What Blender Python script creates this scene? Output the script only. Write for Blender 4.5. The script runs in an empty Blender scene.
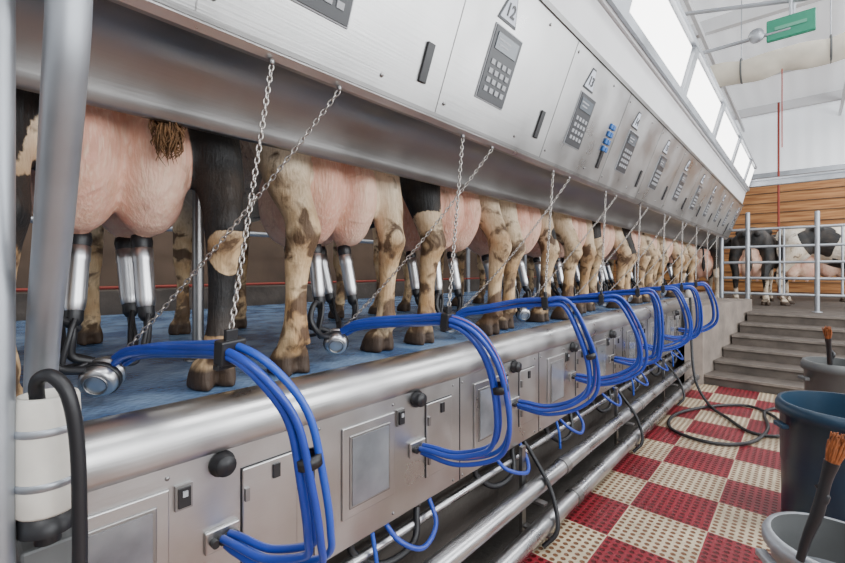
import bpy, bmesh, math, random
from math import sin, cos, pi, radians, sqrt
from mathutils import Vector, Matrix, noise
random.seed(7)
H=1.45           # eye height
DECK=1.075       # deck height
S=0.77           # stall pitch
NST=11
# ------------------------------------------------------------ materials
def newmat(name):
    m=bpy.data.materials.new(name); m.use_nodes=True
    nt=m.node_tree; b=nt.nodes['Principled BSDF']
    return m,nt,b
def simple(name,col,rough=0.5,metal=0.0,bump=0.0,bscale=40,var=0.0,vscale=5,coat=0.0,trans=0):
    m,nt,b=newmat(name)
    b.inputs['Base Color'].default_value=(*col,1)
    b.inputs['Roughness'].default_value=rough
    b.inputs['Metallic'].default_value=metal
    if coat: b.inputs['Coat Weight'].default_value=coat
    tc=nt.nodes.new('ShaderNodeTexCoord')
    if var:
        n=nt.nodes.new('ShaderNodeTexNoise'); n.inputs['Scale'].default_value=vscale; n.inputs['Detail'].default_value=6
        nt.links.new(tc.outputs['Object'],n.inputs['Vector'])
        r=nt.nodes.new('ShaderNodeMapRange'); r.inputs[1].default_value=.3; r.inputs[2].default_value=.7
        r.inputs[3].default_value=1-var; r.inputs[4].default_value=1+var*.6
        nt.links.new(n.outputs['Fac'],r.inputs[0])
        mx=nt.nodes.new('ShaderNodeVectorMath'); mx.operation='SCALE'
        mx.inputs[0].default_value=col; nt.links.new(r.outputs[0],mx.inputs['Scale'])
        nt.links.new(mx.outputs[0],b.inputs['Base Color'])
    if bump:
        n=nt.nodes.new('ShaderNodeTexNoise'); n.inputs['Scale'].default_value=bscale; n.inputs['Detail'].default_value=4
        nt.links.new(tc.outputs['Object'],n.inputs['Vector'])
        bp=nt.nodes.new('ShaderNodeBump'); bp.inputs['Strength'].default_value=bump; bp.inputs['Distance'].default_value=.01
        nt.links.new(n.outputs['Fac'],bp.inputs['Height']); nt.links.new(bp.outputs[0],b.inputs['Normal'])
    return m
def steelmat(name,col,rough,sc=(60,1.5,60),rv=.12,metal=1.0,lo=.86,bs=.06):
    m,nt,b=newmat(name)
    b.inputs['Metallic'].default_value=metal
    tc=nt.nodes.new('ShaderNodeTexCoord'); mp=nt.nodes.new('ShaderNodeMapping'); mp.inputs['Scale'].default_value=sc
    nt.links.new(tc.outputs['Object'],mp.inputs['Vector'])
    n=nt.nodes.new('ShaderNodeTexNoise'); n.inputs['Scale'].default_value=3; n.inputs['Detail'].default_value=5
    nt.links.new(mp.outputs[0],n.inputs['Vector'])
    n2=nt.nodes.new('ShaderNodeTexNoise'); n2.inputs['Scale'].default_value=4; n2.inputs['Detail'].default_value=6
    nt.links.new(tc.outputs['Object'],n2.inputs['Vector'])
    r=nt.nodes.new('ShaderNodeMapRange'); r.inputs[1].default_value=.3; r.inputs[2].default_value=.7
    r.inputs[3].default_value=rough-rv*.5; r.inputs[4].default_value=rough+rv
    nt.links.new(n2.outputs['Fac'],r.inputs[0]); nt.links.new(r.outputs[0],b.inputs['Roughness'])
    r2=nt.nodes.new('ShaderNodeMapRange'); r2.inputs[1].default_value=.3; r2.inputs[2].default_value=.7
    r2.inputs[3].default_value=lo; r2.inputs[4].default_value=1.08
    nt.links.new(n2.outputs['Fac'],r2.inputs[0])
    v=nt.nodes.new('ShaderNodeVectorMath'); v.operation='SCALE'; v.inputs[0].default_value=col
    nt.links.new(r2.outputs[0],v.inputs['Scale']); nt.links.new(v.outputs[0],b.inputs['Base Color'])
    bp=nt.nodes.new('ShaderNodeBump'); bp.inputs['Strength'].default_value=bs; bp.inputs['Distance'].default_value=.003
    nt.links.new(n.outputs['Fac'],bp.inputs['Height']); nt.links.new(bp.outputs[0],b.inputs['Normal'])
    return m
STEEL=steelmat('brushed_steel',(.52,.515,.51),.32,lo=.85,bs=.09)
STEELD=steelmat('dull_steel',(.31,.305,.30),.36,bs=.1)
SHELL=steelmat('milking_shell_steel',(.60,.60,.61),.30,sc=(5,5,5),rv=.06)
PIPEM=steelmat('pipe_steel',(.55,.55,.56),.28,sc=(3,3,3),bs=.0)
GALV=steelmat('galvanised',(.43,.455,.49),.42,sc=(8,8,8),metal=.75,lo=.75)
BLACK=simple('black_rubber',(.012,.012,.014),.42)
BLACKP=simple('black_plastic',(.016,.016,.018),.35)
BLUE=simple('blue_hose',(.014,.050,.36),.38,coat=.15,var=.2,vscale=9)
BLUE2=simple('blue_hose_pale',(.022,.08,.44),.38,coat=.15)
ORANGE=simple('orange_stripe',(.40,.12,.10),.4)
WHITEP=simple('white_plastic',(.74,.71,.64),.4,var=.12,vscale=12)
CHAINM=steelmat('chain_zinc',(.45,.42,.39),.3,sc=(5,5,5))
CONC=simple('concrete',(.23,.19,.16),.8,bump=.4,bscale=25,var=.3,vscale=4)
CONCS=simple('concrete_step',(.105,.085,.07),.75,bump=.4,bscale=30,var=.35,vscale=6)
CONCN=simple('step_nosing',(.19,.16,.135),.7,var=.3,vscale=9)
CONCD=simple('dark_concrete',(.060,.052,.045),.8,bump=.4,bscale=25,var=.3,vscale=3)
WIN=simple('frosted_window',(.27,.285,.31),.18,metal=.5,var=.35,vscale=7)
DISP=simple('display',(.12,.14,.16),.2)
PLATE=simple('keypad_dark',(.035,.037,.042),.35)
KEYS=simple('keys',(.36,.37,.39),.4)
BLUEPAD=simple('blue_pad',(.03,.14,.42),.35)
TRI=simple('sign_white',(.62,.66,.74),.4)
TEAL=simple('teal_plastic',(.009,.034,.066),.36,var=.15)
GREYB=simple('grey_bin_plastic',(.11,.115,.115),.5,var=.2)
COPPER=simple('copper_bristle',(.30,.09,.025),.55,bump=.5,bscale=90,var=.5,vscale=40)
RED=simple('red_paint',(.28,.035,.02),.5)
GREEN=simple('green_sign',(.02,.22,.13),.4)
FABRIC=simple('canvas_roll',(.66,.61,.51),.8,bump=.7,bscale=7,var=.14)
BEIGE=simple('back_wall_paint',(.11,.07,.045),.7,var=.35,vscale=2)
CREAMW=simple('white_panel',(.76,.76,.77),.5,var=.04)
def ribbed(name,col,axis,freq,em=0):
    m,nt,b=newmat(name); b.inputs['Base Color'].default_value=(*col,1); b.inputs['Roughness'].default_value=.45
    tc=nt.nodes.new('ShaderNodeTexCoord'); w=nt.nodes.new('ShaderNodeTexWave'); w.bands_direction=axis; w.inputs['Scale'].default_value=freq
    nt.links.new(tc.outputs['Object'],w.inputs['Vector'])
    bp=nt.nodes.new('ShaderNodeBump'); bp.inputs['Strength'].default_value=.35; bp.inputs['Distance'].default_value=.03
    nt.links.new(w.outputs['Fac'],bp.inputs['Height']); nt.links.new(bp.outputs[0],b.inputs['Normal'])
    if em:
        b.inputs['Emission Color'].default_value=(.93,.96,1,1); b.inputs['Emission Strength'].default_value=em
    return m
RIBX_GLOW=ribbed('white_ribbed_x_glow',(.84,.86,.88),'X',1.1,.45)  # emission added to whiten ceiling and upper far wall, no lamp behind it
RIBY=ribbed('white_ribbed_y',(.82,.84,.86),'Y',1.1)
def woodmat():
    m,nt,b=newmat('orange_planks'); b.inputs['Roughness'].default_value=.6
    tc=nt.nodes.new('ShaderNodeTexCoord'); mp=nt.nodes.new('ShaderNodeMapping'); mp.inputs['Scale'].default_value=(.6,1,9)
    nt.links.new(tc.outputs['Object'],mp.inputs['Vector'])
    n=nt.nodes.new('ShaderNodeTexNoise'); n.inputs['Scale'].default_value=2.5; n.inputs['Detail'].default_value=5
    nt.links.new(mp.outputs[0],n.inputs['Vector'])
    cr=nt.nodes.new('ShaderNodeValToRGB'); cr.color_ramp.elements[0].color=(.25,.085,.02,1); cr.color_ramp.elements[1].color=(.58,.28,.10,1)
    cr.color_ramp.elements[0].position=.3; cr.color_ramp.elements[1].position=.7
    nt.links.new(n.outputs['Fac'],cr.inputs[0]); nt.links.new(cr.outputs[0],b.inputs['Base Color'])
    return m
WOOD=woodmat()
def bluedeck():
    m,nt,b=newmat('blue_deck_rubber')
    tc=nt.nodes.new('ShaderNodeTexCoord')
    n=nt.nodes.new('ShaderNodeTexNoise'); n.inputs['Scale'].default_value=5; n.inputs['Detail'].default_value=9
    nt.links.new(tc.outputs['Object'],n.inputs['Vector'])
    cr=nt.nodes.new('ShaderNodeValToRGB'); cr.color_ramp.elements[0].color=(.055,.12,.26,1); cr.color_ramp.elements[1].color=(.22,.34,.52,1)
    cr.color_ramp.elements[0].position=.36; cr.color_ramp.elements[1].position=.62
    nt.links.new(n.outputs['Fac'],cr.inputs[0]); nt.links.new(cr.outputs[0],b.inputs['Base Color'])
    b.inputs['Roughness'].default_value=.25
    v=nt.nodes.new('ShaderNodeTexVoronoi'); v.inputs['Scale'].default_value=55
    nt.links.new(tc.outputs['Object'],v.inputs['Vector'])
    bp=nt.nodes.new('ShaderNodeBump'); bp.inputs['Strength'].default_value=.7; bp.inputs['Distance'].default_value=.005
    nt.links.new(v.outputs['Distance'],bp.inputs['Height']); nt.links.new(bp.outputs[0],b.inputs['Normal'])
    return m
DECKM=bluedeck()
TILE=.40
def matmat():
    m,nt,b=newmat('checker_rubber_mat'); b.inputs['Roughness'].default_value=.42
    tc=nt.nodes.new('ShaderNodeTexCoord')
    mp=nt.nodes.new('ShaderNodeMapping'); mp.inputs['Location'].default_value=(.0,.0,.5); mp.inputs['Scale'].default_value=(1/TILE,1/TILE,.001)
    nt.links.new(tc.outputs['Object'],mp.inputs['Vector'])
    ck=nt.nodes.new('ShaderNodeTexChecker'); ck.inputs['Scale'].default_value=1
    ck.inputs['Color1'].default_value=(.27,.018,.03,1); ck.inputs['Color2'].default_value=(.64,.53,.37,1)
    nt.links.new(mp.outputs[0],ck.inputs['Vector'])
    def cell(scale):
        s=nt.nodes.new('ShaderNodeVectorMath'); s.operation='MULTIPLY'; s.inputs[1].default_value=(scale,scale,0)
        nt.links.new(mp.outputs[0],s.inputs[0])
        f=nt.nodes.new('ShaderNodeVectorMath'); f.operation='FRACTION'; nt.links.new(s.outputs[0],f.inputs[0])
        a=nt.nodes.new('ShaderNodeVectorMath'); a.operation='SUBTRACT'; a.inputs[1].default_value=(.5,.5,0); nt.links.new(f.outputs[0],a.inputs[0])
        return a
    a=cell(10)
    l=nt.nodes.new('ShaderNodeVectorMath'); l.operation='LENGTH'; nt.links.new(a.outputs[0],l.inputs[0])
    r=nt.nodes.new('ShaderNodeMapRange'); r.inputs[1].default_value=.28; r.inputs[2].default_value=.35
    nt.links.new(l.outputs['Value'],r.inputs[0])
    hole=nt.nodes.new('ShaderNodeMix'); hole.data_type='RGBA'
    nt.links.new(r.outputs[0],hole.inputs[0])
    dk=nt.nodes.new('ShaderNodeMix'); dk.data_type='RGBA'; dk.blend_type='MULTIPLY'; dk.inputs[0].default_value=1
    nt.links.new(ck.outputs[0],dk.inputs[6]); dk.inputs[7].default_value=(.28,.15,.10,1)
    nt.links.new(dk.outputs[2],hole.inputs[6])
    n=nt.nodes.new('ShaderNodeTexNoise'); n.inputs['Scale'].default_value=4; n.inputs['Detail'].default_value=8; nt.links.new(tc.outputs['Object'],n.inputs['Vector'])
    rr=nt.nodes.new('ShaderNodeMapRange'); rr.inputs[1].default_value=.35; rr.inputs[2].default_value=.7; rr.inputs[3].default_value=1.0; rr.inputs[4].default_value=.62
    nt.links.new(n.outputs['Fac'],rr.inputs[0])
    sc=nt.nodes.new('ShaderNodeVectorMath'); sc.operation='SCALE'; nt.links.new(ck.outputs[0],sc.inputs[0]); nt.links.new(rr.outputs[0],sc.inputs['Scale'])
    nt.links.new(sc.outputs[0],hole.inputs[7])
    nt.links.new(hole.outputs[2],b.inputs['Base Color'])
    bp=nt.nodes.new('ShaderNodeBump'); bp.inputs['Strength'].default_value=.8; bp.inputs['Distance'].default_value=.01
    nt.links.new(r.outputs[0],bp.inputs['Height']); nt.links.new(bp.outputs[0],b.inputs['Normal'])
    return m
MATM=matmat()
def emis(name,col,st):
    m,nt,b=newmat(name); b.inputs['Base Color'].default_value=(.9,.9,.9,1)
    b.inputs['Emission Color'].default_value=(*col,1); b.inputs['Emission Strength'].default_value=st
    return m
LAMP=emis('lamp_diffuser',(1,.97,.93),5.0)
# ------------------------------------------------------------ builder
def cr(p0,p1,p2,p3,t):
    return [0.5*((2*b)+(-a+c)*t+(2*a-5*b+4*c-d)*t*t+(-a+3*b-3*c+d)*t**3) for a,b,c,d in zip(p0,p1,p2,p3)]
def smooth_pts(pts,n):
    if n<=1: return [tuple(p) for p in pts]
    out=[]; P=[list(p) for p in pts]
    P=[[2*a-b for a,b in zip(P[0],P[1])]]+P+[[2*a-b for a,b in zip(P[-1],P[-2])]]
    for i in range(1,len(P)-2):
        for k in range(n): out.append(cr(P[i-1],P[i],P[i+1],P[i+2],k/n))
    out.append(P[-2]); return [tuple(o) for o in out]
def frames(pts):
    pts=[Vector(p) for p in pts]; T=[]
    for i in range(len(pts)):
        a=pts[max(i-1,0)]; b=pts[min(i+1,len(pts)-1)]; T.append((b-a).normalized())
    up=Vector((0,0,1)) if abs(T[0].z)<.9 else Vector((0,1,0))
    N=(up-T[0]*up.dot(T[0])).normalized(); fr=[]
    for i,t in enumerate(T):
        N=(N-t*N.dot(t)).normalized(); fr.append((pts[i],t,N,t.cross(N)))
    return fr
class MB:
    def __init__(s): s.v=[]; s.f=[]; s.m=[]; s.sm=[]; s.mats=[]
    def mi(s,m):
        if m not in s.mats: s.mats.append(m)
        return s.mats.index(m)
    def add(s,vs,fs,mat,smooth=False):
        o=len(s.v); k=s.mi(mat); s.v+= [tuple(v) for v in vs]
        for f in fs: s.f.append([o+i for i in f]); s.m.append(k); s.sm.append(smooth)
    def box(s,c,sz,mat,M=None,bev=0.0):
        hx,hy,hz=[a/2 for a in sz]; c=Vector(c)
        if bev>0:
            bm=bmesh.new(); bmesh.ops.create_cube(bm,size=1)
            for v in bm.verts: v.co=Vector((v.co.x*sz[0],v.co.y*sz[1],v.co.z*sz[2]))
            bmesh.ops.bevel(bm,geom=list(bm.edges),offset=bev,segments=2,affect='EDGES',profile=.5)
            bm.verts.index_update()
            vs=[v.co.copy() for v in bm.verts]; fs=[[v.index for v in f.verts] for f in bm.faces]; bm.free()
        else:
            vs=[Vector((x,y,z)) for x in(-hx,hx) for y in(-hy,hy) for z in(-hz,hz)]
            fs=[(0,1,3,2),(4,6,7,5),(0,4,5,1),(2,3,7,6),(0,2,6,4),(1,5,7,3)]
        if M is not None: vs=[M@v for v in vs]
        s.add([v+c for v in vs],fs,mat)
    def tube(s,pts,r,mat,seg=10,n=6,cap=True):
        k=len(pts); rr=r if isinstance(r,(list,tuple)) else [r]*k
        q=smooth_pts([tuple(p)+(rr[i],) for i,p in enumerate(pts)],n)
        fr=frames([p[:3] for p in q]); vs=[];fs=[]
        for i,(c,t,N,B) in enumerate(fr):
            for j in range(seg):
                a=2*pi*j/seg; vs.append(c+(N*cos(a)+B*sin(a))*q[i][3])
        for i in range(len(fr)-1):
            for j in range(seg):
                fs.append((i*seg+j,i*seg+(j+1)%seg,(i+1)*seg+(j+1)%seg,(i+1)*seg+j))
        s.add(vs,fs,mat,True)
        if cap:
            s.add(vs[:seg],[list(range(seg))[::-1]],mat); s.add(vs[-seg:],[list(range(seg))],mat)
    def lathe(s,prof,origin,axis,mat,seg=24):
        ax=Vector(axis).normalized(); up=Vector((0,0,1)) if abs(ax.z)<.9 else Vector((1,0,0))
        N=(up-ax*up.dot(ax)).normalized(); B=ax.cross(N); O=Vector(origin); vs=[];fs=[]
        for r,h in prof:
            for j in range(seg):
                a=2*pi*j/seg; vs.append(O+ax*h+(N*cos(a)+B*sin(a))*r)
        for i in range(len(prof)-1):
            for j in range(seg): fs.append((i*seg+j,i*seg+(j+1)%seg,(i+1)*seg+(j+1)%seg,(i+1)*seg+j))
        s.add(vs,fs,mat,True)
    def cyl(s,a,b,r,mat,seg=16): s.tube([a,b],r,mat,seg,1)
    def prism(s,prof,y0,y1,mat,closed=True,smooth=False):
        n=len(prof); vs=[(x,y0,z) for x,z in prof]+[(x,y1,z) for x,z in prof]
        fs=[(i,(i+1)%n,n+(i+1)%n,n+i) for i in range(n if closed else n-1)]
        s.add(vs,fs,mat,smooth)
        if closed: s.add(vs,[list(range(n))[::-1],list(range(n,2*n))],mat)
    def link(s,c,t,N,L,W,r,mat):
        t=Vector(t);N=Vector(N);B=t.cross(N); pts=[];k=10
        for i in range(k):
            a=2*pi*i/k; pts.append(Vector(c)+t*(cos(a)*L/2)+N*(sin(a)*W/2))
        vs=[];fs=[];sg=5
        for i in range(k):
            a=2*pi*i/k; rad=(t*cos(a)+N*sin(a))
            for j in range(sg):
                b=2*pi*j/sg; vs.append(pts[i]+(rad*cos(b)+B*sin(b))*r)
        for i in range(k):
            for j in range(sg): fs.append((i*sg+j,((i+1)%k)*sg+j,((i+1)%k)*sg+(j+1)%sg,i*sg+(j+1)%sg))
        s.add(vs,fs,mat,True)
    def chain(s,A,B,sag,mat,pitch=.0145,r=.0023):
        A=Vector(A);B=Vector(B); Ln=(B-A).length; n=int(Ln/pitch)
        for i in range(n):
            t=(i+.5)/n; P=A.lerp(B,t)-Vector((0,0,sag*4*t*(1-t)))
            P2=A.lerp(B,t+.01)-Vector((0,0,sag*4*(t+.01)*(1-t-.01)))
            T=(P2-P).normalized(); up=Vector((0,1,0)); N=(up-T*up.dot(T)).normalized()
            a=radians(40)+(pi/2 if i%2 else 0)+.25*sin(i*1.7)
            N=(Matrix.Rotation(a,3,T)@N)
            s.link(P,T,N,pitch*1.38,.0105,r,mat)
    def obj(s,name,loc=(0,0,0),mesh_only=False):
        me=bpy.data.meshes.new(name); me.from_pydata(s.v,[],s.f)
        for m in s.mats: me.materials.append(m)
        me.polygons.foreach_set('material_index',s.m); me.polygons.foreach_set('use_smooth',s.sm); me.update()
        bm=bmesh.new(); bm.from_mesh(me); bmesh.ops.recalc_face_normals(bm,faces=bm.faces); bm.to_mesh(me); bm.free()
        if mesh_only: return me
        o=bpy.data.objects.new(name,me); o.location=loc; bpy.context.collection.objects.link(o); return o
def inst(name,me,loc,rotz=0):
    o=bpy.data.objects.new(name,me); o.location=loc; o.rotation_euler=(0,0,rotz); bpy.context.collection.objects.link(o); return o
# ------------------------------------------------------------ room shell
b=MB(); b.box((0.2,3.5,-.05),(9.6,21,.1),CONCD); b.obj('floor')
b=MB(); b.box((0.1,2.6,.008),(2.46,7.6,.016),MATM); b.obj('checker_rubber_floor_mat')
b=MB(); b.box((-.3,4.5,5.4),(11.2,20,.1),RIBX_GLOW); b.obj('ceiling')
b=MB(); b.box((-.3,14.05,4.6),(11,.1,1.6),RIBX_GLOW); b.box((-.3,14.05,1.9),(11,.1,3.8),WOOD)
for z in (.9,1.15,1.4,1.65,1.9,2.15,2.4,2.65,2.9,3.15,3.4,3.65): b.box((-.3,13.985,z),(11,.03,.012),CONCD)
b.box((-.3,13.96,3.85),(11,.08,.12),GALV); b.obj('wall_far')
b=MB(); b.box((-5.65,4.5,2.7),(.1,20,5.4),BEIGE); b.obj('wall_left')
b=MB()
b.box((5.05,4.5,.6),(.1,20,1.2),CREAMW); b.box((5.05,4.5,4.6),(.1,20,1.6),RIBY)
for y in (-5.2,-1.4,2.4,6.2,10,13.8): b.box((5.05,y,2.5),(.1,.8,2.6),RIBY)
b.obj('wall_right')
# ------------------------------------------------------------ deck body + curb cabinet
b=MB(); b.box((-3.42,3.7,.5),(4.3,10.0,1.0),CONCD); b.box((-3.42,3.7,1.0375),(4.3,10.0,.075),DECKM); b.obj('cow_deck')
Y0,Y1=-1.3,8.6
b=MB()
prof=[(-1.262,1.076),(-1.255,1.096),(-1.235,1.103),(-1.205,1.098),(-1.178,1.085),(-1.158,1.065),(-1.147,1.035),(-1.144,.99),(-1.150,.972),(-1.165,.966),(-1.165,.505),(-1.175,.495),(-1.262,.495)]
b.prism(prof[:10],Y0,Y1,STEEL,False,True); b.prism(prof[9:]+[prof[0]],Y0,Y1,STEEL,False)
b.add([(x,Y0,z) for x,z in prof],[list(range(len(prof)))],STEEL); b.add([(x,Y1,z) for x,z in prof],[list(range(len(prof)))],STEEL)
PX=-1.165
def cb(y,z,w,h,mat,t=.006,bev=0): b.box((PX+t/2,y,z),(t,w,h),mat,bev=bev)
for k in range(-1,NST):
    o=k*S
    cb(.02+o,.735,.004,.46,BLACKP,.002)
    cb(.25+o,H-.69,.245,.31,STEEL,.008,.003)
    cb(.25+o,H-.69,.19,.25,STEELD,.012,.003)
    cb(.25+o,H-.69,.17,.23,WIN,.014)
    cb(.64+o,H-.70,.17,.30,STEEL,.008,.003)
    cb(.64+o,H-.70,.176,.306,BLACKP,.002)
    cb(.565+o,H-.62,.012,.035,STEELD,.018); cb(.565+o,H-.78,.012,.035,STEELD,.018)
    cb(.405+o,H-.565,.04,.062,STEELD,.01); cb(.405+o,H-.565,.028,.048,BLACKP,.016)
    cb(.405+o,H-.555,.012,.014,KEYS,.02)
    cb(.655+o,H-.585,.022,.04,BLACKP,.014)
    b.lathe([(.0,0),(.034,0),(.034,.008),(.028,.012),(.028,.03),(.025,.036),(0,.037)],(PX,.50+o,H-.515),(1,0,0),BLACK,20)
    cb(.50+o,H-.71,.09,.06,STEEL,.012,.004)
    for j in range(4): b.cyl((PX,.475+.018*j+o,H-.71),(PX+.03,.475+.018*j+o,H-.71),.011,BLACKP,10)
    for (yy,zz) in ((.04,.52),(.04,.94),(.37,.94),(.74,.94),(.74,.52),(.37,.53)):
        b.lathe([(0,0),(.006,0),(.005,.003),(0,.004)],(PX,yy+o,zz),(1,0,0),STEELD,8)
b.obj('stainless_curb_cabinet')
# pipes below curb
b=MB()
for (x,z,r) in ((-1.08,.285,.043),(-1.01,.13,.043),(-1.19,.42,.018)):
    b.cyl((x,-1.2,z),(x,6.2,z),r,PIPEM,20)
    for k in range(0,9,2): b.cyl((x,.9+k*S,z),(x,.96+k*S,z),r*1.12,STEELD,20)
for k in range(0,8,2):
    y=.55+k*S
    b.box((-1.14,y,.25),(.02,.04,.5),STEELD); b.box((-1.07,y,.235),(.13,.04,.012),STEELD); b.box((-1.05,y,.08),(.15,.04,.012),STEELD)
b.obj('stainless_milk_pipeline')
def under(k):
    b=MB(); r=random.Random(k)
    y=.15
    b.tube([(-1.2,y+.2,.5),(-1.13,y+.22,.44),(-1.09,y+.3+.05*r.random(),.39),(-1.12,y+.42,.42),(-1.19,y+.45,.5)],.010,BLUE,8,6)
    if k%2==0: b.tube([(-1.2,y+.5,.5),(-1.13,y+.5,.42),(-1.01,y+.47,.28),(-.95,y+.42,.12),(-1.0,y+.36,.035)],.012,BLACK,8,6)
    b.tube([(-1.21,y+.05,.5),(-1.2,y+.06,.44),(-1.17,y+.17,.36),(-1.16,y+.33,.37),(-1.19,y+.38,.48)],.014,BLACK,8,6)
    if k%2: b.tube([(-1.17,y+.12,.5),(-1.15,y+.12,.42),(-1.15,y+.13,.33)],.008,BLUE2,8,4)
    return b
for k in range(0,8):
    under(k).obj('service_hose',(0,k*S,0))
# ------------------------------------------------------------ upper cabinet
LX,LZ=-.949,H+.520; TX,TZ=-.745,H+1.038
prof=[(TX,TZ),(LX,LZ),(-.965,H+.507),(-.985,H+.51),(-1.0,H+.53),(-1.04,H+.548),(-1.09,H+.55),(-1.14,H+.535),(-1.18,H+.505),(-1.21,H+.465),(-1.23,H+.42),(-1.235,H+.395),(-1.25,H+.385),(-1.265,H+.395),(-1.265,TZ)]
b=MB()
b.prism(prof[:4]+[(-1.0,TZ)],-1.3,8.6,STEEL)
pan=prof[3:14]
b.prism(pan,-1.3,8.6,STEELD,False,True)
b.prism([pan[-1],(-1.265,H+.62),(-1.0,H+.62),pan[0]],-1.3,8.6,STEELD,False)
UP=Vector((TX-LX,0,TZ-LZ)); PL=UP.length; UP.normalize(); EY=Vector((0,1,0)); NN=EY.cross(UP)
PM=Matrix((EY,UP,NN)).transposed()   # local x->Y, y->up, z->normal
def pp(y,t,off=0): return Vector((LX,y,LZ))+UP*(PL*t)+NN*off
def pbox(y,t,w,h,mat,th=.006,bev=0): b.box(pp(y,t,th/2),(w,h,th),mat,PM,bev)
pbox(3.65,.985,9.9,.02,STEELD,.008); pbox(3.65,.02,9.9,.012,STEELD,.004)
for k in range(-1,NST):
    o=k*S; yk=.622+o
    pbox(yk-.27,.5,.003,PL*.95,STEELD,.0015)
    pbox(yk,.45,.185,.255,KEYS,.004,.001)
    pbox(yk,.45,.175,.245,PLATE,.007)
    pbox(yk,.59,.14,.055,DISP,.010)
    pbox(yk-.02,.605,.08,.006,KEYS,.0105); pbox(yk-.02,.575,.06,.006,KEYS,.0105)
    for i in range(4):
        for j in range(4): pbox(yk-.054+.036*i,.465-.056*j,.022,.017,KEYS,.010)
    pbox(yk-.37,.26,.034,.12,BLACKP,.008,.003)
    for dy in (-.24,.24): 
        b.lathe([(0,0),(.007,0),(.006,.003),(0,.004)],pp(yk+dy,.9),NN,STEELD,8)
        b.lathe([(0,0),(.007,0),(.006,.003),(0,.004)],pp(yk+dy,.1),NN,STEELD,8)
    c=pp(yk-.035,.79,.001)
    for sc_,mat,of in ((1.0,PLATE,.0),(.84,TRI,.002)):
        P=[c+EY*(-.06*sc_)+UP*(-.045*sc_),c+EY*(.06*sc_)+UP*(-.045*sc_),c+EY*(.02*sc_)+UP*(.055*sc_),c+EY*(-.02*sc_)+UP*(.055*sc_)]
        vs=[p+NN*of for p in P]+[p+NN*(of+.002) for p in P]
        b.add(vs,[(0,1,2,3),(4,5,6,7),(0,1,5,4),(1,2,6,5),(2,3,7,6),(3,0,4,7)],mat)
    for yy in (.53,.73): b.lathe([(0,0),(.007,0),(.007,.012),(0,.014)],(LX-.008,yy+o,H+.505),(0,0,-1),STEELD,8)
for i in range(2):
    for j in range(4): pbox(2.55+.04*i,.58-.075*j,.03,.03,BLUEPAD,.012,.004)
cab=b.obj('stainless_control_cabinet')
for k in range(0,NST):
    cu=bpy.data.curves.new('num','FONT'); cu.body=str(11+k); cu.size=.058; cu.align_x='CENTER'; cu.align_y='CENTER'; cu.extrude=.0008; cu.offset=.0012
    t=bpy.data.objects.new('num',cu); bpy.context.collection.objects.link(t)
    dg=bpy.context.evaluated_depsgraph_get(); me=bpy.data.meshes.new_from_object(t.evaluated_get(dg)); bpy.data.objects.remove(t)
    me.materials.clear(); me.materials.append(BLACKP)
    o=bpy.data.objects.new('stall_number',me); o.matrix_world=Matrix.Translation(pp(.587+k*S,.78,.0065))@PM.to_4x4(); bpy.context.collection.objects.link(o)
    o.parent=cab
# soffit + light box
b=MB()
b.prism([(TX-.02,TZ),(-.715,H+1.24),(-1.05,H+1.24),(-1.05,TZ)],-1.3,8.6,CREAMW)
b.obj('white_soffit_panel')
b=MB()
A=Vector((-.70,0,H+1.265)); B_=Vector((-.60,0,H+1.63)); u=(B_-A).normalized(); nn=EY.cross(u); LM=Matrix((EY,u,nn)).transposed(); LL=(B_-A).length
b.prism([(A.x,A.z-.02),(B_.x,B_.z),(B_.x-.02,B_.z+.03),(-1.05,B_.z+.03),(-1.05,A.z-.02)],-1.3,8.6,CREAMW)
def lb(y,t,w,h,mat,th): b.box(Vector((A.x,y,A.z))+u*(LL*t)+nn*(th/2),(w,h,th),mat,LM)
lb(3.65,.05,9.9,.045,GALV,.03); lb(3.65,.97,9.9,.03,GALV,.03)
for i in range(-1,5):
    yc=1.55+1.4*i
    lb(yc,.51,1.18,LL*.70,LAMP,.015)
    lb(yc+.70,.51,.12,LL*.86,GALV,.028)
lb(8.22,.51,.55,LL*.70,LAMP,.015)
b.obj('strip_light_fixture')
# ------------------------------------------------------------ cows
def loft(bm,pts,axis,n=4,seg=18,sq=1.0):
    q=smooth_pts(pts,n); rings=[]
    for x,y,z,a,c in q:
        ring=[]
        for j in range(seg):
            t=2*pi*j/seg; ca,sa=cos(t),sin(t)
            if axis=='z': ring.append(bm.verts.new((x+ca*a,y+sa*c,z)))
            else: ring.append(bm.verts.new((x,y+ca*a,z+sa*c)))
        rings.append(ring)
    for i in range(len(rings)-1):
        for j in range(seg): bm.faces.new((rings[i][j],rings[i][(j+1)%seg],rings[i+1][(j+1)%seg],rings[i+1][j]))
    bm.faces.new(rings[0][::-1]); bm.faces.new(rings[-1])
def ell(bm,c,r,M=None):
    g=bmesh.ops.create_uvsphere(bm,u_segments=20,v_segments=14,radius=1)
    for v in g['verts']:
        p=Vector((v.co.x*r[0],v.co.y*r[1],v.co.z*r[2]))
        if M: p=M@p
        v.co=p+Vector(c)
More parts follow.
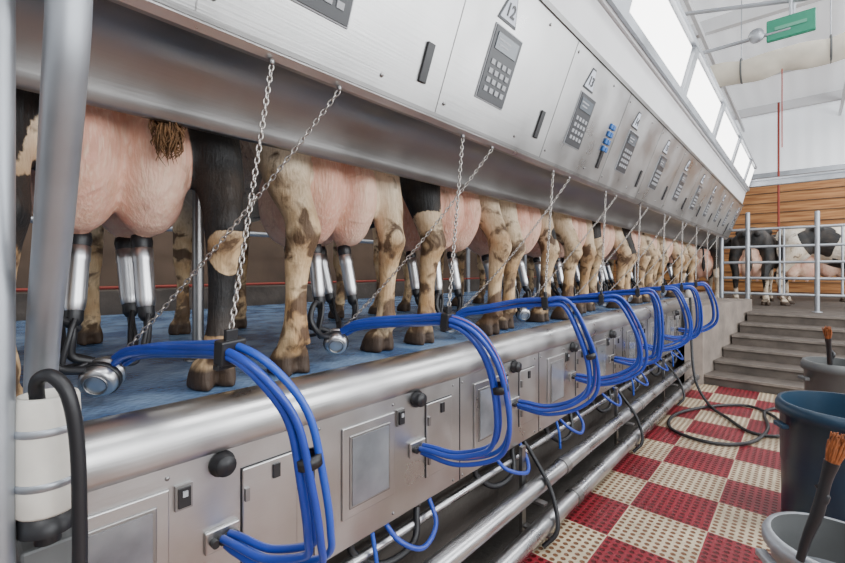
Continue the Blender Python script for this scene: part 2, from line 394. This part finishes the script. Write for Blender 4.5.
def cow_base(splay=.245,step=0.0,tail=True,headdrop=0.0,ud=1.0):
    bm=bmesh.new()
    loft(bm,[(-.02,0,1.20,.08,.10),(-.06,0,1.19,.17,.20),(-.20,0,1.17,.255,.25),(-.42,0,1.13,.285,.29),(-.72,0,1.05,.34,.37),(-1.02,0,1.02,.345,.385),(-1.28,0,1.03,.285,.36),(-1.5,0,1.07,.215,.30),(-1.66,0,1.12,.14,.22)],'x',4,24)
    for s in(-1,1):
        ell(bm,(-.48,s*.22,1.33),(.09,.06,.07)); ell(bm,(-.05,s*.10,1.28),(.06,.05,.06))
        sx=step*s; sp=splay
        ell(bm,(-.24,s*.20,1.04),(.20,.115,.26))
        loft(bm,[(-.22,s*.21,1.05,.19,.11),(-.18,s*.235,.92,.155,.100),(-.13+sx*.3,s*.25,.79,.118,.090),(-.075+sx*.6,s*(sp+.008),.66,.086,.074),(-.03+sx,s*sp,.56,.070,.058),(-.012+sx,s*sp,.50,.070,.058),(-.035+sx,s*(sp+.005),.42,.053,.048),(-.05+sx,s*(sp+.005),.31,.041,.038),(-.055+sx,s*(sp+.005),.20,.042,.041),(-.06+sx,s*(sp+.005),.14,.053,.051),(-.085+sx,s*(sp+.008),.095,.050,.049),(-.10+sx,s*(sp+.008),.065,.06,.055)],'z',4,16)
        ell(bm,(.022+sx,s*sp,.545),(.030,.024,.045)); ell(bm,(-.02+sx,s*(sp+.04),.49),(.03,.02,.03))
        loft(bm,[(-.05+sx*.6,s*sp,.76,.02,.018),(-.0+sx*.8,s*sp,.66,.02,.017),(.018+sx,s*sp,.57,.022,.018)],'z',3,8)
        for q in(-1,1):
            loft(bm,[(-.095+sx,s*sp+q*.033,.088,.048,.024),(-.105+sx,s*sp+q*.035,.05,.064,.031),(-.112+sx,s*sp+q*.036,0.0,.078,.033)],'z',3,12)
            ell(bm,(-.022+sx,s*sp+q*.024,.118),(.018,.014,.02))
        loft(bm,[(-1.36,s*.16,1.0,.15,.09),(-1.33,s*.17,.80,.10,.075),(-1.34,s*.17,.62,.062,.055),(-1.35,s*.17,.47,.052,.05),(-1.35,s*.17,.41,.05,.047),(-1.34,s*.17,.32,.034,.034),(-1.34,s*.17,.18,.034,.035),(-1.35,s*.17,.12,.045,.043),(-1.37,s*.17,.08,.043,.042),(-1.38,s*.17,.05,.052,.05)],'z',4,14)
        for q in(-1,1):
            loft(bm,[(-1.38,s*.17+q*.028,.075,.042,.022),(-1.39,s*.17+q*.03,.04,.055,.027),(-1.395,s*.17+q*.03,0,.065,.028)],'z',3,12)
        ell(bm,(-.155,s*.085*ud,.70),(.150,.105,.21)); ell(bm,(-.37,s*.078*ud,.68),(.17,.105,.20))
        ell(bm,(-.16,s*.085*ud,.61),(.115,.094,.135))
        for xx in(-.19,-.37): ell(bm,(xx,s*.075,.47),(.02,.02,.06))
        M=Matrix.Rotation(s*.35,4,'X')
        ell(bm,(-2.02,s*.19,1.40-headdrop),(.028,.09,.045),M)
    ell(bm,(-.27,0,.86),(.22,.15,.20)); ell(bm,(-.14,0,.90),(.10,.12,.19))
    hd=headdrop
    loft(bm,[(-1.45,0,1.12,.16,.26),(-1.62,0,1.17,.12,.21),(-1.80,0,1.26-hd*.5,.095,.16),(-1.95,0,1.34-hd*.9,.085,.13),(-2.05,0,1.36-hd,.09,.12),(-2.14,0,1.31-hd,.095,.115),(-2.25,0,1.22-hd,.08,.10),(-2.36,0,1.12-hd,.062,.08),(-2.44,0,1.05-hd,.068,.075),(-2.49,0,1.02-hd,.05,.05)],'x',4,18)
    bmesh.ops.recalc_face_normals(bm,faces=bm.faces)
    me=bpy.data.meshes.new('cowraw'); 
    if tail:
        mb=MB(); mb.tube([(-.10,0,1.33),(-.02,0,1.34),(.035,0,1.25),(.035,.005,1.05),(.03,.01,.85),(.03,.01,.72),(.03,.01,.60)],[.035,.034,.026,.02,.022,.035,.012],STEEL,10,4)
        vv=[bm.verts.new(v) for v in mb.v]
        for f in mb.f:
            try: bm.faces.new([vv[i] for i in f])
            except: pass
        bmesh.ops.remove_doubles(bm,verts=vv,dist=1e-5)
    bm.to_mesh(me); bm.free()
    o=bpy.data.objects.new('cowraw',me); bpy.context.collection.objects.link(o)
    md=o.modifiers.new('r','REMESH'); md.mode='VOXEL'; md.voxel_size=.0125; md.use_smooth_shade=True
    dg=bpy.context.evaluated_depsgraph_get(); out=bpy.data.meshes.new_from_object(o.evaluated_get(dg))
    bpy.data.objects.remove(o)
    bm=bmesh.new(); bm.from_mesh(out)
    for _ in range(3): bmesh.ops.smooth_vert(bm,verts=bm.verts,factor=.5,use_axis_x=True,use_axis_y=True,use_axis_z=True)
    for f in bm.faces: f.smooth=True
    bm.to_mesh(out); bm.free()
    return out
def sstep(a,b,x):
    t=max(0,min(1,(x-a)/(b-a))); return t*t*(3-2*t)
def cowmat():
    m,nt,b=newmat('cow_hide'); b.inputs['Roughness'].default_value=.62
    L=nt.links; N=nt.nodes.new
    tc=N('ShaderNodeTexCoord'); oi=N('ShaderNodeObjectInfo')
    offs=N('ShaderNodeVectorMath'); offs.operation='ADD'; L.new(tc.outputs['Object'],offs.inputs[0])
    osc=N('ShaderNodeMath'); osc.operation='MULTIPLY'; osc.inputs[1].default_value=37; L.new(oi.outputs['Random'],osc.inputs[0]); L.new(osc.outputs[0],offs.inputs[1])
    def attr(n):
        a=N('ShaderNodeAttribute'); a.attribute_name=n; return a.outputs['Fac']
    def noi(s,d=5,dist=0,scl=None):
        n=N('ShaderNodeTexNoise'); n.inputs['Scale'].default_value=s; n.inputs['Detail'].default_value=d; n.inputs['Distortion'].default_value=dist
        src=offs.outputs[0]
        if scl:
            mp=N('ShaderNodeMapping'); mp.inputs['Scale'].default_value=scl; L.new(src,mp.inputs['Vector']); src=mp.outputs[0]
        L.new(src,n.inputs['Vector']); return n.outputs['Fac']
    def mr(x,a,b_,c=0,d=1):
        r=N('ShaderNodeMapRange'); r.inputs[1].default_value=a; r.inputs[2].default_value=b_; r.inputs[3].default_value=c; r.inputs[4].default_value=d; L.new(x,r.inputs[0]); return r.outputs[0]
    def mix(f,c1,c2):
        x=N('ShaderNodeMix'); x.data_type='RGBA'
        if isinstance(f,float): x.inputs[0].default_value=f
        else: L.new(f,x.inputs[0])
        for s,c in((6,c1),(7,c2)):
            if isinstance(c,tuple): x.inputs[s].default_value=(*c,1)
            else: L.new(c,x.inputs[s])
        return x.outputs[2]
    def mth(op,a,c):
        x=N('ShaderNodeMath'); x.operation=op
        for i,q in enumerate((a,c)):
            if isinstance(q,(int,float)): x.inputs[i].default_value=q
            else: L.new(q,x.inputs[i])
        return x.outputs[0]
    fn=noi(60,4); mn=noi(7,7); fur=noi(14,4,.3,(9,9,1.3))
    clean=mix(mr(mn,.38,.68),(.86,.80,.70),(.62,.50,.36))
    stain=mix(mr(mn,.36,.66),(.72,.53,.31),(.42,.24,.10))
    coat=mix(mr(attr('low'),0,1),clean,stain)
    coat=mix(mr(fur,.45,.72,0,.4),coat,(.30,.18,.08))
    dm=mth('ADD',attr('dirt'),mth('MULTIPLY',mth('SUBTRACT',noi(12,9,.6),.5),3.8))
    coat=mix(mr(dm,.40,.85,0,.92),coat,(.075,.036,.015))
    blk=mth('ADD',attr('blk'),mth('MULTIPLY',mth('SUBTRACT',fn,.5),.16))
    coat=mix(mr(blk,-.02,.02),coat,mix(mr(mn,.45,.72),(.008,.0075,.0075),(.045,.03,.02)))
    pn=noi(3.2,4,.4)
    pink=mix(mr(pn,.38,.62),(.84,.56,.42),(.72,.36,.26))
    pink=mix(mr(noi(24,8),.48,.75,0,.5),pink,(.55,.29,.17))
    vein=mr(mth('ABSOLUTE',mth('SUBTRACT',noi(4.5,1.0,.5,(1.5,1.5,.8)),.5),0),0,.04,1,0)
    pink=mix(mth('MULTIPLY',vein,.16),pink,(.55,.28,.26))
    pink=mix(mr(noi(9,8,1.2),.60,.72,0,.55),pink,(.34,.19,.11))
    pink=mix(mr(fur,.48,.72,0,.5),pink,(.88,.72,.54))
    um=mth('ADD',attr('udder'),mth('MULTIPLY',mth('SUBTRACT',noi(10,6),.5),.5))
    um=mr(um,.35,.65)
    coat=mix(um,coat,pink)
    coat=mix(attr('hoof'),coat,(.055,.032,.018))
    L.new(coat,b.inputs['Base Color'])
    bp=N('ShaderNodeBump'); bp.inputs['Strength'].default_value=.6; bp.inputs['Distance'].default_value=.009
    h=mth('ADD',mth('MULTIPLY',fn,.5),mth('ADD',mth('MULTIPLY',mn,1.5),mth('MULTIPLY',fur,.8)))
    h=mth('ADD',h,mth('MULTIPLY',mth('MULTIPLY',vein,um),.4))
    L.new(h,bp.inputs['Height']); L.new(bp.outputs[0],b.inputs['Normal'])
    return m
HIDE=cowmat()
def dress(base,seed,thr,blobs=(),dirt=1.0,low=1.0):
    me=base.copy(); me.materials.clear(); me.materials.append(HIDE)
    n=len(me.vertices); blk=[0]*n; ud=[0]*n; hf=[0]*n; dr=[0]*n; lw=[0]*n; off=Vector((seed*7.3,seed*3.1,seed*1.7))
    for i,v in enumerate(me.vertices):
        x,y,z=v.co
        f=noise.noise(Vector((x*1.5,y*1.6,z*1.3))+off)+.25*noise.noise(Vector((x*4,y*4,z*4))+off)-thr
        if z<.62: f-=(.62-z)*1.2
        for (c,r,sg) in blobs:
            d=(v.co-Vector(c)).length+.05*noise.noise(v.co*9+off)
            g=(1-d/r)
            if g>0: f=f+sg*g*2.2
        blk[i]=f
        ay=abs(y)
        q=((x+.155)/.165)**2+((ay-.075)/.112)**2+((z-.70)/.225)**2
        q1=((x+.37)/.19)**2+((ay-.075)/.115)**2+((z-.68)/.215)**2
        q3=((x+.16)/.13)**2+((ay-.083)/.102)**2+((z-.61)/.16)**2
        q2=(y/.125)**2+((x+.14)/.14)**2+((z-.90)/.18)**2
        t=((x+.28)/.16)**2+((ay-.075)/.05)**2+((z-.46)/.1)**2
        ud[i]=max(1-sstep(.95,1.25,min(q,q1,q3,q2)),1-sstep(.95,1.4,t))
        if x<-2.42: ud[i]=.8
        hf[i]=1-sstep(.055,.08,z)
        lw[i]=low*(1-sstep(.35,1.25,z))
        dr[i]=dirt*((1-sstep(.05,.60,z))*.85+.45*(1-sstep(.05,.15,abs(z-.54))))
    for nm,a in(('blk',blk),('udder',ud),('hoof',hf),('dirt',dr),('low',lw)):
        at=me.attributes.new(nm,'FLOAT','POINT'); at.data.foreach_set('value',a)
    return me
BA=cow_base(.25,.0,False); BB=cow_base(.24,.045,False,ud=.92); BC=cow_base(.255,-.04,False,ud=1.05)
BD=cow_base(.22,.06,True,headdrop=.12,ud=.7)
CX=-1.325
spec={-1:(BA,3,-.5,[]),0:(BA,5,.5,[((-.05,.26,.72),.42,1),((-.0,-.25,.95),.34,1),((-.05,-.25,.5),.25,1),((-.05,.25,.25),.24,1),((.0,.27,.42),.10,-.6)]),
 1:(BC,9,.9,[((-.1,.3,1.1),.2,1),((-.08,.33,.78),.10,1)]),2:(BB,12,.45,[((-.1,-.28,.85),.36,1),((0,-.24,.25),.1,-1)]),3:(BA,15,.9,[((-.1,-.3,.95),.18,1),((-.02,.27,.62),.10,1)]),4:(BC,4,.5,[((-.2,-.2,1.0),.3,1)]),
 5:(BB,21,.8,[((-.06,-.27,.75),.16,1)]),6:(BA,23,.4,[((-.1,-.28,.8),.35,1)]),7:(BC,27,.8,[]),8:(BB,31,.3,[]),9:(BA,33,.6,[]),10:(BC,39,.2,[])}
for k,(bs,sd,th,bl) in spec.items():
    me=dress(bs,sd,th,bl); inst('dairy_cow',me,(CX-.02*(k%2),.335+k*S,DECK+.001))
# tail tuft of first cow (short docked tail)
b=MB(); brown=simple('tail_hair',(.17,.085,.035),.9,bump=.6,bscale=70,var=.5,vscale=60)
r=random.Random(5)
b.tube([(-.02,0,.16),(-.012,0,.07),(-.005,0,.03),(-.005,0,-.01)],[.014,.018,.020,.012],brown,10,4)
for i in range(260):
    a=r.uniform(0,2*pi); q=r.uniform(.004,.030); l=r.uniform(.02,.07); z0=r.uniform(.01,.08)
    b.tube([(cos(a)*q*.4,sin(a)*q*.5,z0),(cos(a)*q,sin(a)*q*1.15,z0-.025),(cos(a)*q*.95,sin(a)*q*1.25+r.uniform(-.010,.010),z0-.025-l*.5),(cos(a)*q*.7,sin(a)*q+r.uniform(-.018,.018),z0-.025-l)],[.0016,.0026,.002,.0004],brown,4,2,False)
b.obj('cow_tail',(-1.272,.405,H+.36))
# waiting cows
LZN=.82
wait=[(BD,41,-.02,(-.35,10.2),radians(188)),(BD,43,-.35,(-.75,9.75),radians(-92)),(BD,47,-.5,(-1.45,9.6),radians(-80)),(BB,53,-.15,(2.3,12.6),radians(170)),(BD,57,-.45,(.7,12.2),radians(12))]
for j,(bs,sd,th,(x,y),rz) in enumerate(wait):
    bl=[((-.5,.35,1.15),.34,1),((-1.2,.3,1.05),.30,1),((-.1,.2,.95),.3,-.8),((-.85,.35,.95),.25,-.8)] if j==0 else [((-.1,0,1.1),.5,1)]
    inst('holstein_cow',dress(bs,sd,th,bl,.5,.35),(x,y,LZN+.001),rz)
# ------------------------------------------------------------ milking units
def cluster(k):
    b=MB(); r=random.Random(100+k); jy=r.uniform(-.015,.015)
    cy=.335; cw=Vector((-1.44,.31+jy,DECK+.085))
    ax=Vector((.75,-.55,-.35)).normalized()
    b.lathe([(0,.045),(.034,.045),(.043,.038),(.047,.02),(.047,-.004),(.050,-.006),(.050,-.014),(.044,-.016),(.040,-.035),(.02,-.045),(0,-.046)],cw,ax,SHELL,24)
    b.lathe([(.030,.0455),(.030,.049),(.026,.049),(.026,.0455)],cw,ax,STEELD,20)
    b.lathe([(.048,.022),(.0505,.02),(.0505,.008),(.048,.006)],cw,ax,BLACKP,24)
    for i,(tx,ty) in enumerate(((-.19,-.075),(-.19,.075),(-.37,-.075),(-.37,.075))):
        top=Vector((CX+tx,cy+ty,DECK+.475)); bot=Vector((CX+tx*.9+.03,cy+ty*1.15+jy,DECK+.235))
        ax2=(bot-top).normalized(); L=(bot-top).length
        b.lathe([(.012,-.006),(.027,-.004),(.030,.014),(.028,.028),(.026,.036)],top,ax2,BLACK,18)
        b.lathe([(.024,.034),(.0285,.038),(.0285,.075),(.0265,.08),(.0265,L-.060),(.024,L-.036),(.020,L-.028)],top,ax2,SHELL,20)
        b.lathe([(.0215,L-.034),(.022,L-.004),(.014,L+.010),(.0,L+.014)],top,ax2,BLACK,14)
        e=cw-ax*.02+Vector((tx*.0-.02*(i>1),ty*.35,.03))
        m=bot.lerp(e,.5)+Vector((.0,ty*.35,-.035))
        b.tube([bot,bot+ax2*.04,m,e],.011,BLACK,10,6)
        b.tube([bot-ax2*.01+Vector((.02,0,0)),bot+ax2*.03+Vector((.03,-.01,0)),m+Vector((.03,-.025,-.03)),e+Vector((.01,-.02,0))],.007,BLACK,8,6)
    b.tube([cw+Vector((.0,-.03,.02)),cw+Vector((.03,-.10,.04)),cw+Vector((.02,-.135,.10)),cw+Vector((0,-.10,.16)),cw+Vector((-.03,-.05,.13))],.011,BLACK,10,6)
    return b,cw
for k in range(0,NST):
    b,cw=cluster(k); b.obj('milking_cluster',(0,k*S,0))
def bundle(k):
    b=MB(); r=random.Random(200+k); j=lambda a:r.uniform(-a,a)
    dz=j(.015); w=-.025 if k==0 else j(.04); lift=.0 if k<2 else .06
    P=[(-1.41,.33,DECK+.125),(-1.36,.345,DECK+.15),(-1.25,.37,H-.205),(-1.08,.41,H-.175+dz),(-.945,.425,H-.165+dz),(-.86,.46,H-.205+dz+lift*.6),(-.815+w*.5,.52,H-.32+lift*.4),(-.795+w,.575+w,H-.46),(-.81+w,.605+w,H-.60),(-.88,.60,H-.685),(-1.0,.55,H-.725),(-1.10,.515,H-.715),(-1.14,.502,H-.71)]
    q=smooth_pts(P,7); fr=frames(q); n=len(fr)
    cl=fr[4*7]
    for i,(ox,oy,mat,rad) in enumerate(((-.0115,-.010,BLUE,.0098),(.0115,-.010,BLUE,.0098),(-.0105,.011,BLUE2,.009),(.0115,.011,BLUE,.009))):
        pts=[]
        for m,(c,t,N,B) in enumerate(fr):
            u=m/(n-1); spread=1+.7*max(0,sin((u-.35)/.65*pi))*(1 if u>.35 else 0)
            tw=.5*sin(u*4+i+k)
            a=ox*cos(tw)-oy*sin(tw); c2=ox*sin(tw)+oy*cos(tw)
            pts.append(c+(N*c2+B*a)*spread)
        b.tube(pts,rad,mat,9,1)
        if i==2 and k: 
            b.tube([p+Vector((.0072,-.0052,.002)) for p in pts],.0016,ORANGE,6,1)
    c,t,N,B=cl; M=Matrix((t,B,N)).transposed()
    b.box(c,(.03,.062,.055),BLACKP,M,.004); b.box(c+N*.036,(.012,.03,.03),BLACKP,M,.003)
    b.box(c-B*.0+N*(-.03),(.018,.07,.012),BLACKP,M,.002)
    if k<3:
        c,t,N,B=fr[int(n*.56)]; 
        b.lathe([(.022,-.014),(.031,-.012),(.031,.012),(.022,.014)],c,t,BLACK,16)
    return b,cl[0]+cl[2]*.05
for k in range(0,NST-1):
    b,hp=bundle(k)
    if k<8: b.obj('blue_hose_bundle',(0,k*S,0))
    c=MB(); c.chain((LX-.008,.53,H+.492),hp,.0,CHAINM); c.chain((LX-.008,.73,H+.492),(-1.415,.335,DECK+.14),.02+.01*(k%3),CHAINM,.0155,.0021)
    c.obj('support_chain',(0,k*S,0))
# ------------------------------------------------------------ stall front / far deck structures
b=MB()
for z in (.75,1.15): b.cyl((-4.3,-1.2,DECK+z),(-4.3,8.6,DECK+z),.025,GALV,12)
for k in range(0,10,2): b.cyl((-4.3,.0+k,DECK),(-4.3,.0+k,DECK+1.3),.035,GALV,12)
b.box((-4.42,3.7,DECK+.10),(.16,9.9,.2),CONCS)
b.cyl((-4.25,-1.2,DECK+.23),(-4.25,8.6,DECK+.23),.013,RED,10)
b.obj('stall_front_rail')
b=MB()
for k in (0,2,4,6,8):
    y=.72+k*S; b.cyl((-1.9,y,DECK),(-1.9,y,H+.8),.022,STEELD,12)
    b.lathe([(.05,0),(.05,.01),(.024,.014)],(-1.9,y,DECK),(0,0,1),STEELD,14)
b.obj('stall_divider_post')
# ------------------------------------------------------------ near left poles, canister
b=MB()
b.tube([(-.745,.115,H+.50),(-.765,.12,H+.38),(-.80,.12,H+.27),(-.92,.125,H+.08),(-1.05,.13,H-.08),(-1.15,.135,H-.24),(-1.20,.14,H-.345)],.0262,GALV,24,6)
b.lathe([(.05,0),(.05,.01),(.028,.012)],(-1.20,.14,H-.352),(0,0,1),GALV,20)
b.obj('galvanised_bent_pipe')
b=MB(); b.cyl((-1.035,.065,0.0),(-1.035,.065,H+.50),.024,GALV,20); b.lathe([(.05,0),(.05,.012),(.026,.014)],(-1.035,.065,0),(0,0,1),GALV,20); b.obj('galvanised_post')
b=MB()
c0=(-1.045,.133,H-.44)
b.lathe([(0,0),(.044,0),(.049,.006),(.049,.06),(.0485,.17),(.047,.205),(.044,.212),(.040,.212),(.040,.02)],c0,(0,0,1),WHITEP,32)
for z in (.05,.145): b.lathe([(.0492,z),(.0512,z+.002),(.0512,z+.012),(.0492,z+.014)],c0,(0,0,1),GALV,32)
b.lathe([(.044,-.035),(.044,0),(.0,0)],c0,(0,0,1),BLACK,28)
b.box((-1.085,.145,H-.63),(.07,.10,.24),GREYB,bev=.006)
b.lathe([(.02,0),(.02,.03)],(-1.045,.133,H-.5),(0,0,1),BLACK,16)
b.obj('white_filter_canister')
b=MB()
b.tube([(-1.04,.12,H-.26),(-1.02,.115,H-.20),(-.985,.13,H-.185),(-.965,.150,H-.22),(-.962,.162,H-.31),(-.965,.166,H-.45),(-.975,.17,H-.62),(-1.02,.20,H-.85),(-1.1,.3,H-1.0)],.0115,BLACK,12,8)
b.obj('black_rubber_hose')
# ------------------------------------------------------------ stairs + landing
b=MB(); n=6; rise=LZN/n; ys=6.42; tr=.32
for i in range(n-0):
    xl=-.95+.06*i
    z=rise*(i+1)
    b.box(((xl+2.2)/2,ys+tr*i+(2.0-tr*i)/2,z-rise/2),(2.2-xl,2.0-tr*i,rise),CONCS)
    b.box(((xl+2.2)/2,ys+tr*i-.008,z-.016),(2.2-xl,.03,.03),CONCN)
b.obj('concrete_stairs')
b=MB(); b.box((.3,11.22,LZN/2),(9.4,5.56,LZN),CONCS); b.obj('holding_pen_floor')
b=MB()
foot=[(-1.14,6.25),(-.96,6.35),(-.955,6.42),(-.62,8.4),(-1.14,8.4)]
vs=[(x,y,0) for x,y in foot]+[(x,y,1.0) for x,y in foot]
b.add(vs,[list(range(5))[::-1],list(range(5,10))]+[(i,(i+1)%5,5+(i+1)%5,5+i) for i in range(5)],CONC)
b.obj('concrete_stair_stringer')
b=MB(); GY=8.70
for x,hh in ((-1.05,1.45),(-.70,1.55),(.13,1.50),(.75,1.5),(1.5,1.5)):
    b.cyl((x,GY,LZN),(x,GY,LZN+hh),.032,GALV,14); b.lathe([(.032,0),(.02,.012),(0,.014)],(x,GY,LZN+hh),(0,0,1),GALV,14)
    b.lathe([(.06,0),(.06,.01),(.033,.012)],(x,GY,LZN),(0,0,1),GALV,14)
for z in (.25,.50,.75,1.0,1.28): b.cyl((-1.05,GY,LZN+z),(1.5,GY,LZN+z),.021,GALV,12)
for x in (-.30,-.25,.4): b.cyl((x,GY+.0,LZN+.25),(x,GY,LZN+1.28),.016,GALV,10)
b.obj('steel_pen_gate')
b=MB(); b.box((.75,8.72,H+1.38),(3.6,.10,.09),GALV); b.box((.75,8.66,H+1.43),(3.6,.02,.03),GALV)
b.box((2.2,8.75,2.75/2),(.12,.12,2.75),GALV); b.obj('steel_cross_beam')
b=MB()
pts=[];rr=[]
for i in range(16):
    x=-1.0+i*.2; pts.append((x,6.6,H+2.46+.02*sin(i*1.9))); rr.append(.14+.010*sin(i*2.7))
b.tube(pts,rr,FABRIC,18,3)
for x in(-.6,.2,1.0,1.7): b.lathe([(.15,0),(.156,.01),(.15,.02)],(x,6.6,H+2.46),(1,0,0),GREYB,18); b.cyl((x+.01,6.6,H+2.58),(x+.01,6.6,5.35),.006,GALV,6)
b.obj('rolled_canvas_curtain')
b=MB()
b.tube([(-1.2,6.2,H+2.65),(-.2,6.2,H+2.65),(-.1,6.2,H+2.72),(-.1,6.2,5.35)],.022,GALV,10,1)
b.tube([(-1.2,5.2,H+2.75),(.0,5.2,H+2.45),(1.4,5.2,H+2.45)],.02,GALV,10,1)
b.cyl((-.2,6.4,H+1.4),(-.2,6.4,H+2.3),.006,RED,8)
b.obj('ceiling_conduit')
b=MB(); b.box((-.10,5.1,H+2.20),(.34,.05,.19),GREEN,bev=.008); b.box((-.10,5.072,H+2.20),(.22,.01,.03),simple('sign_pale',(.10,.32,.22),.4))
b.cyl((-.10,5.1,H+2.28),(-.10,5.1,5.35),.012,GALV,8); b.lathe([(0,0),(.06,0),(.06,.05),(0,.05)],(-.34,5.06,H+2.17),(0,-1,0),GALV,16); b.cyl((-.34,5.08,H+2.17),(-.1,5.08,H+2.17),.012,GALV,8); b.obj('green_exit_sign')
b=MB()
for y in (3,5.5,8,10.5,13): b.box((-.3,y,5.25),(11,.12,.2),CREAMW)
for x in (-3,-1.2,.6,2.4): b.box((x,4.5,5.10),(.05,19,.08),CREAMW)
b.cyl((-.45,12.5,LZN),(-.45,12.5,5.2),.022,RED,10)
b.obj('ceiling_purlins')
# ------------------------------------------------------------ bins
def bin_(name,x,y,r,h,mat,seg=40,rim=.015,tp=.88,inner=None):
    b=MB()
    b.lathe([(0,.012),(r*tp,.0),(r*(tp+.02),.01),(r*(tp+.03),h*.5),(r*(tp+.045),h*.52),(r*.98,h*.9),(r+rim,h*.91),(r+rim,h*.96),(r+.004,h),(r-.012,h)],(0,0,0),(0,0,1),mat,seg)
    b.lathe([(r-.012,h),(r*.95,h*.93),(r*(tp-.02),.03),(0,.03)],(0,0,0),(0,0,1),inner or mat,seg)
    for a in(0,pi): b.box((cos(a+.5)*(r+.02),sin(a+.5)*(r+.02),h*.82),(.035,.09,.025),mat,Matrix.Rotation(a+.5,3,'Z'),.005)
    return b.obj(name,(x,y,.016))
def P(u,depth):
    right=(u-422.5)/430*depth; th=radians(41.69)
    return (-sin(th)*depth+cos(th)*right, cos(th)*depth+sin(th)*right)
x,y=P(850,2.32); bin_('teal_plastic_barrel',x,y,.30,.70,TEAL,tp=.93)
x,y=P(838,3.25); bin_('grey_plastic_bin',x,y,.20,.74,GREYB)
x,y=P(838,1.50); bin_('galvanised_bucket',x,y,.195,.48,GALV,tp=.80,inner=GREYB)
def wand(b,base,tip,s=1):
    B0=Vector(base); T=Vector(tip); d=(T-B0); m=B0.lerp(T,.55)+Vector((0,0,-.02))
    b.tube([B0,B0.lerp(T,.25),m,B0.lerp(T,.8),T],[.012,.014,.020*s,.018*s,.024*s],BLACK,12,5)
    b.tube([m+Vector((0,0,.02)),m+Vector((.02,0,.06)),m+Vector((.0,.01,.09))],[.014,.012,.010],BLACK,8,3)
    d.normalize(); up=Vector((0,0,1)); A1=(up-d*up.dot(d)).normalized(); A2=d.cross(A1); r=random.Random(3)
    for q in range(46):
        a=q*2.4; w=sqrt(q/46); o=(A1*cos(a)+A2*sin(a))*w; l=r.uniform(.075,.115)
        b.tube([T-d*.01+o*.016*s,T+d*l*.5*s+o*.027*s,T+d*l*s+o*r.uniform(.022,.036)*s],[.0045*s,.0045*s,.0025*s],COPPER,5,3)
def W(u,v,dep):
    x,y=P(u,dep); return (x,y,H-(v-270)*dep/430)
b=MB(); wand(b,W(800,560,1.42),W(832,462,1.38),.85); b.obj('udder_wash_wand')
b=MB(); wand(b,W(832,385,3.2),W(828,338,3.1),.8); b.obj('udder_wash_wand')
# floor hose
b=MB(); z=.035
b.tube([(-1.02,5.9,H-.30),(-.99,5.85,H-.7),(-.97,5.7,.6),(-.90,5.5,.25),(-.75,5.3,.06),(-.55,5.0,z),(-.35,4.7,z),(-.15,4.8,z),(-.20,5.3,z),(-.45,5.6,z),(-.75,5.3,z),(-.95,4.8,z),(-.9,4.35,z),(-.6,4.2,z),(-.35,4.4,z),(-.25,4.9,z),(-.30,5.5,z),(-.1,5.9,z)],.014,BLACK,10,8)
b.obj('black_wash_hose')
b=MB(); b.lathe([(0,-.03),(.05,-.025),(.06,0),(.05,.025),(0,.03)],(-1.02,5.9,H-.27),(1,-.4,0),WHITEP,18); b.box((-1.09,5.92,H-.30),(.12,.06,.06),STEEL,bev=.006); b.obj('white_valve')
# ------------------------------------------------------------ lights
def area(name,loc,rot,sx,sy,e,col=(1,1,1)):
    l=bpy.data.lights.new(name,'AREA'); l.shape='RECTANGLE'; l.size=sx; l.size_y=sy; l.energy=e; l.color=col
    o=bpy.data.objects.new(name,l); o.location=loc; o.rotation_euler=rot; bpy.context.collection.objects.link(o)
for i,y in enumerate((-2,2.5,7,11.5)):
    area('added_overhead_fill',(1.6,y,5.0),(0,0,0),1.0,2.6,115,(.98,.99,1))  # added overhead fill out of view, no fixtures here
for i,y in enumerate((.5,4.3,8.1)):
    area('added_side_fill',(4.95,y,2.5),(0,radians(90),0),2.5,3.2,195,(.95,.98,1))  # added fill from the right, standing in invented wall openings out of view
for y in (1,5): area('added_deck_fill',(-2.9,y,4.9),(0,0,0),1.0,2.5,65,(1,.97,.92))  # extra fill added above the cows, not a real fixture
w=bpy.data.worlds.new('world'); bpy.context.scene.world=w; w.use_nodes=True
w.node_tree.nodes['Background'].inputs[0].default_value=(.92,.95,1,1); w.node_tree.nodes['Background'].inputs[1].default_value=1.0
# ------------------------------------------------------------ camera
cam=bpy.data.cameras.new('camera'); cam.sensor_width=36; cam.lens=430/845*36; cam.shift_y=-11.5/845
cam.clip_start=.02
co=bpy.data.objects.new('camera',cam); co.location=(0,0,H); co.rotation_euler=(radians(90),0,radians(41.69)); bpy.context.collection.objects.link(co)
bpy.context.scene.camera=co
